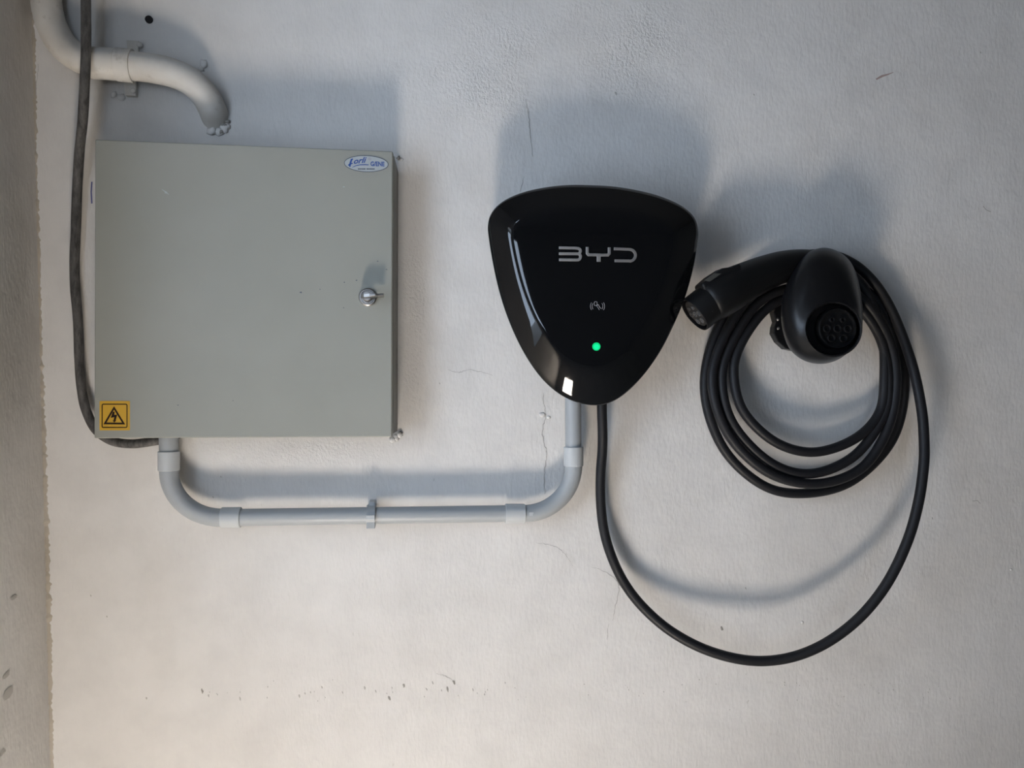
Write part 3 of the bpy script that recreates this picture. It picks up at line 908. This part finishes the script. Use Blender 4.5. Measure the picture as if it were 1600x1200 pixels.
# cable gland below the housing
g0 = at(940.5, 622, 0.045); 
o = mesh_obj("cable_outlet", *revolve(g0, Vector((0, 0, -1)), [(0, 0.0085), (0.010, 0.0085), (0.011, 0.0078)], 20), M['housing'], wc)

# ---------------------------------------------------------------- plug holder
hold = thing("plug_holder", "black hooded plug holder with a round socket mouth inside the cable coil", "holder", at(1250, 505, 0.0))
EGG = [(1285, 387), (1310, 393), (1329, 409), (1341, 437), (1347, 473), (1347.5, 508), (1338, 535), (1319, 556), (1296, 567), (1272, 568), (1250, 560), (1232.5, 543), (1222.5, 515), (1220.5, 482), (1226.5, 450), (1239, 421), (1259, 397)]
EGG = [(p.x, p.y) for p in catmull([Vector((x, y, 0)) for x, y in EGG], 6, True)]
NE = len(EGG)
ecx, ecy = 1283.0, 485.0
MC = (1302.0, 514.0); MRX, MRY = 45.5, 44.0
CIR = []
for x, y in EGG:
    a = math.atan2(y - ecy, x - ecx)
    CIR.append((MC[0] + MRX * math.cos(a), MC[1] + MRY * math.sin(a)))
rings = []
D0, D1 = 0.066, 0.126
# rounded back edge of the hood, then the convex shell towards the mouth
for s, d in ((0.70, D0 - 0.006), (0.90, D0 - 0.006), (0.965, D0 - 0.003), (1.0, D0 + 0.003)):
    rings.append([at(ecx + (x - ecx) * s, ecy + (y - ecy) * s, d) for x, y in EGG])
for t_, d in ((0.02, 0.078), (0.06, 0.086), (0.14, 0.094), (0.26, 0.102), (0.40, 0.1085), (0.55, 0.1145), (0.7, 0.1185), (0.85, 0.1222), (0.96, 0.1248), (1.0, D1)):
    rings.append([at(xe + (xc - xe) * t_, ye + (yc - ye) * t_, d) for (xe, ye), (xc, yc) in zip(EGG, CIR)])
def mouth(s, d): return [at(MC[0] + (x - MC[0]) * s, MC[1] + (y - MC[1]) * s, d) for x, y in CIR]
rings += [mouth(0.965, D1 + 0.0012), mouth(0.93, D1 + 0.0006), mouth(0.915, D1 - 0.002), mouth(0.90, D1 - 0.010), mouth(0.895, D1 - 0.024)]
hood = mesh_obj("hood", *loft(rings, True, True), M['holder'], hold, True); smooth_by_angle(hood, 45)
ma = at(MC[0], MC[1], D1 - 0.024)
sock = mesh_obj("socket_insert", *revolve(ma + Vector((-0.0005, 0, 0)), Vector((0, -1, 0)), [(0, 0.0305), (0.013, 0.0300), (0.014, 0.0292), (0.014, 0.0272), (0.010, 0.0268), (0.0095, 0.004)], 40), M['plug'], hold); smooth_by_angle(sock, 40)
PIN7 = [(-0.0085, 0.0130, 0.0042), (0.0085, 0.0130, 0.0042), (-0.0165, 0.0, 0.0062), (0.0, 0.0, 0.0062), (0.0165, 0.0, 0.0062), (-0.0095, -0.0145, 0.0062), (0.0095, -0.0145, 0.0062)]
for x, z, r in PIN7:
    c = ma + Vector((x - 0.0005, -0.008, z))
    q = mesh_obj("pin_socket", *revolve(c, Vector((0, -1, 0)), [(0, r), (0.0050, r), (0.0056, r - 0.0005), (0.0056, r - 0.0012), (0.005, r - 0.0016), (0.0005, r - 0.0018)], 20), M['plug'], sock); smooth_by_angle(q, 40)
nk = at(1251, 503, 0.0)
neck = mesh_obj("neck", *revolve(Vector((nk.x, 0.002, nk.z)), Vector((0.08, -1, 0)), [(0, 0.044), (0.03, 0.041), (0.068, 0.041)], 40), M['holder'], hold); smooth_by_angle(neck, 40)
pl = [(1214, 478), (1209, 488), (1211, 496), (1213, 503), (1210, 511), (1209, 521), (1216, 534), (1228, 545), (1262, 552), (1286, 540), (1290, 478), (1262, 462), (1232, 464)]
plate = mesh_obj("mounting_plate", *prism([at(x, y, 0.016) for x, y in pl], [at(x, y, 0.016) + Vector((0, 0.017, 0)) for x, y in pl]), M['holder'], hold); bevel(plate, 0.0015)
for px, py in ((1213, 499), (1213.5, 513)):
    q = mesh_obj("screw", *revolve(at(px + 2, py, 0.013), Vector((-0.4, -1, 0)), [(-0.004, 0.002), (0, 0.0030), (0.0035, 0.0026), (0.0045, 0.0012)], 14), M['chrome'], hold)

# ---------------------------------------------------------------- charging cable with its connector
cc = thing("charging_cable", "black charging cable hanging in a big loop and coiled on the holder with its connector", "charging cable", at(1190, 1033, 0.0))
RCAB = 0.0077
def ell_pt(cx, cy, rx, ry, deg): a = math.radians(deg); return (cx + rx * math.cos(a), cy - ry * math.sin(a))
cab_px = [(940.5, 618, 0.045), (940.5, 640, 0.044), (941.5, 675, 0.038), (941, 705, 0.031), (938.5, 740, 0.025), (938.5, 780, 0.022), (943, 825, 0.022), (955, 868, 0.026), (975, 910, 0.030), (1004, 948, 0.038), (1045, 984, 0.049), (1095, 1012, 0.060),
          (1150, 1029, 0.069), (1200, 1032.5, 0.075), (1250, 1023, 0.083), (1300, 999, 0.090), (1348, 960, 0.096), (1388, 908, 0.099), (1418, 845, 0.098), (1435, 785, 0.093), (1443, 730, 0.086), (1444, 690, 0.079), (1440, 640, 0.069),
          (1428, 580, 0.055), (1410, 525, 0.036), (1388, 475, 0.028), (1362, 437, 0.022), (1330, 410, 0.018), (1290, 397, 0.015)]
# loops: (left x, bottom y, right x, top y, depth at left, bottom, right, top)
loops = [  # top y, left x, left y, bottom x, bottom y, right x, right y, depth
    ((1235, 404), (1165, 440), (1115, 530), (1101.5, 615), (1130, 700), (1190, 757), (1255, 771), (1330, 752), (1392, 690), (1413, 610), (1403, 530), (1365, 465), (1300, 428), 0.020),
    ((1235, 432), (1170, 465), (1125, 540), (1113, 605), (1139, 680), (1200, 738), (1275, 756), (1345, 732), (1386, 672), (1400, 600), (1390, 535), (1350, 470), (1295, 440), 0.038),
    ((1240, 448), (1183, 475), (1139, 545), (1128, 600), (1147, 665), (1204, 723), (1268, 740), (1335, 712), (1380, 650), (1388, 595), (1376, 530), (1340, 478), (1290, 455), 0.035),
    ((1240, 460), (1192, 488), (1154, 545), (1147, 592), (1163, 645), (1212, 691), (1272, 706.5), (1335, 686), (1374, 645), (1382, 590), (1378, 520), (1352, 455), (1322, 420), 0.034),
]
for L in loops:
    d = L[-1]
    for i, (x, y) in enumerate(L[:-1]):
        dd = d * (0.78, 0.78, 0.85, 0.98, 1.12, 1.25, 1.32, 1.30, 1.22, 1.10, 0.98, 0.88, 0.80)[i]
        cab_px.append((x, y, dd))
cab_px += [(1304, 404, 0.044), (1286, 402, 0.046), (1262, 405, 0.047)]
path = catmull([at(*p) for p in cab_px], 10)
cbl = mesh_obj("cable", *tube(path, RCAB, 16), M['cable'], cc, True)

# connector: grip, nose, pin face
hp = [(1106, 473.5, 0.078, 0.0298), (1110, 471, 0.078, 0.0322), (1118, 466, 0.078, 0.0332), (1134, 456.5, 0.077, 0.0332), (1152, 446.5, 0.075, 0.0312), (1172, 437, 0.072, 0.0292), (1196, 426.5, 0.067, 0.0272), (1222, 416.5, 0.060, 0.0242),
      (1248, 409.5, 0.053, 0.0200), (1270, 405, 0.048, 0.0150), (1284, 403, 0.046, 0.0110), (1292, 403, 0.0455, 0.0085)]
pts = catmull([at(a, b, c) for a, b, c, r in hp], 6)
rad = [v_.x for v_ in catmull([Vector((r, 0, 0)) for a, b, c, r in hp], 6)]
grip = mesh_obj("connector", *tube(pts, rad, 32), M['plug'], cc, True); smooth_by_angle(grip, 50)
grip["label"] = "black plug grip with a round pin face"
f0 = at(1084.5, 492.5, 0.079); sh = at(1116, 467.5, 0.078)
axn = (f0 - sh).normalized()
axn = (axn + Vector((0, 0.01, 0))).normalized()
base0 = f0 - axn * 0.052
nose = mesh_obj("nose", *revolve(base0, axn, [(0, 0.0282), (0.018, 0.0288), (0.049, 0.0290), (0.0515, 0.0286), (0.052, 0.0278), (0.0515, 0.0268), (0.045, 0.0262), (0.030, 0.0258)], 40, Vector((0, 0, 1))), M['plug'], grip); smooth_by_angle(nose, 40)
nup = (Vector((0, 0, 1)) - axn * axn.z).normalized(); nsd = axn.cross(nup)
pf = mesh_obj("pin_face", *revolve(base0 + axn * 0.030, axn, [(0, 0.0225), (0.0185, 0.0225), (0.019, 0.022)], 36, nup), M['pin_face'], grip); smooth_by_angle(pf, 40)
for x, z, r in PIN7:
    c = base0 + axn * 0.0485 + nsd * x * 0.86 + nup * z * 0.86
    q = mesh_obj("pin_socket", *revolve(c, axn, [(0, r * 0.72), (0.0022, r * 0.72), (0.0024, r * 0.6), (0.0022, r * 0.5), (0.0003, r * 0.46)], 18, nup), M['pin_rim'], grip)
# thumb ridge with its small grey plate on the upper side
def along(i): return pts[min(i, len(pts) - 1)]
rp = [(1096, 444.0), (1112, 430.0), (1130, 418.5), (1143, 416.5), (1158, 410.5), (1160, 425), (1140, 436), (1118, 449), (1102, 456)]
ridge = mesh_obj("thumb_ridge", *prism([at(x, y, 0.098) for x, y in rp], [at(x, y, 0.098) + Vector((0, 0.034, 0)) for x, y in rp]), M['plug'], grip); bevel(ridge, 0.004, 4)
on_plane("label_plate", [ngon([(1099.5, 438.5), (1116, 427.0), (1127, 427.5), (1109, 440)])], 0.0988, M['plug_label'], grip)
on_plane("mould_mark", [ngon([(1109, 480), (1110.6, 479.4), (1114, 486.2), (1112.4, 487)])], 0.1065, M['pin_rim'], grip)
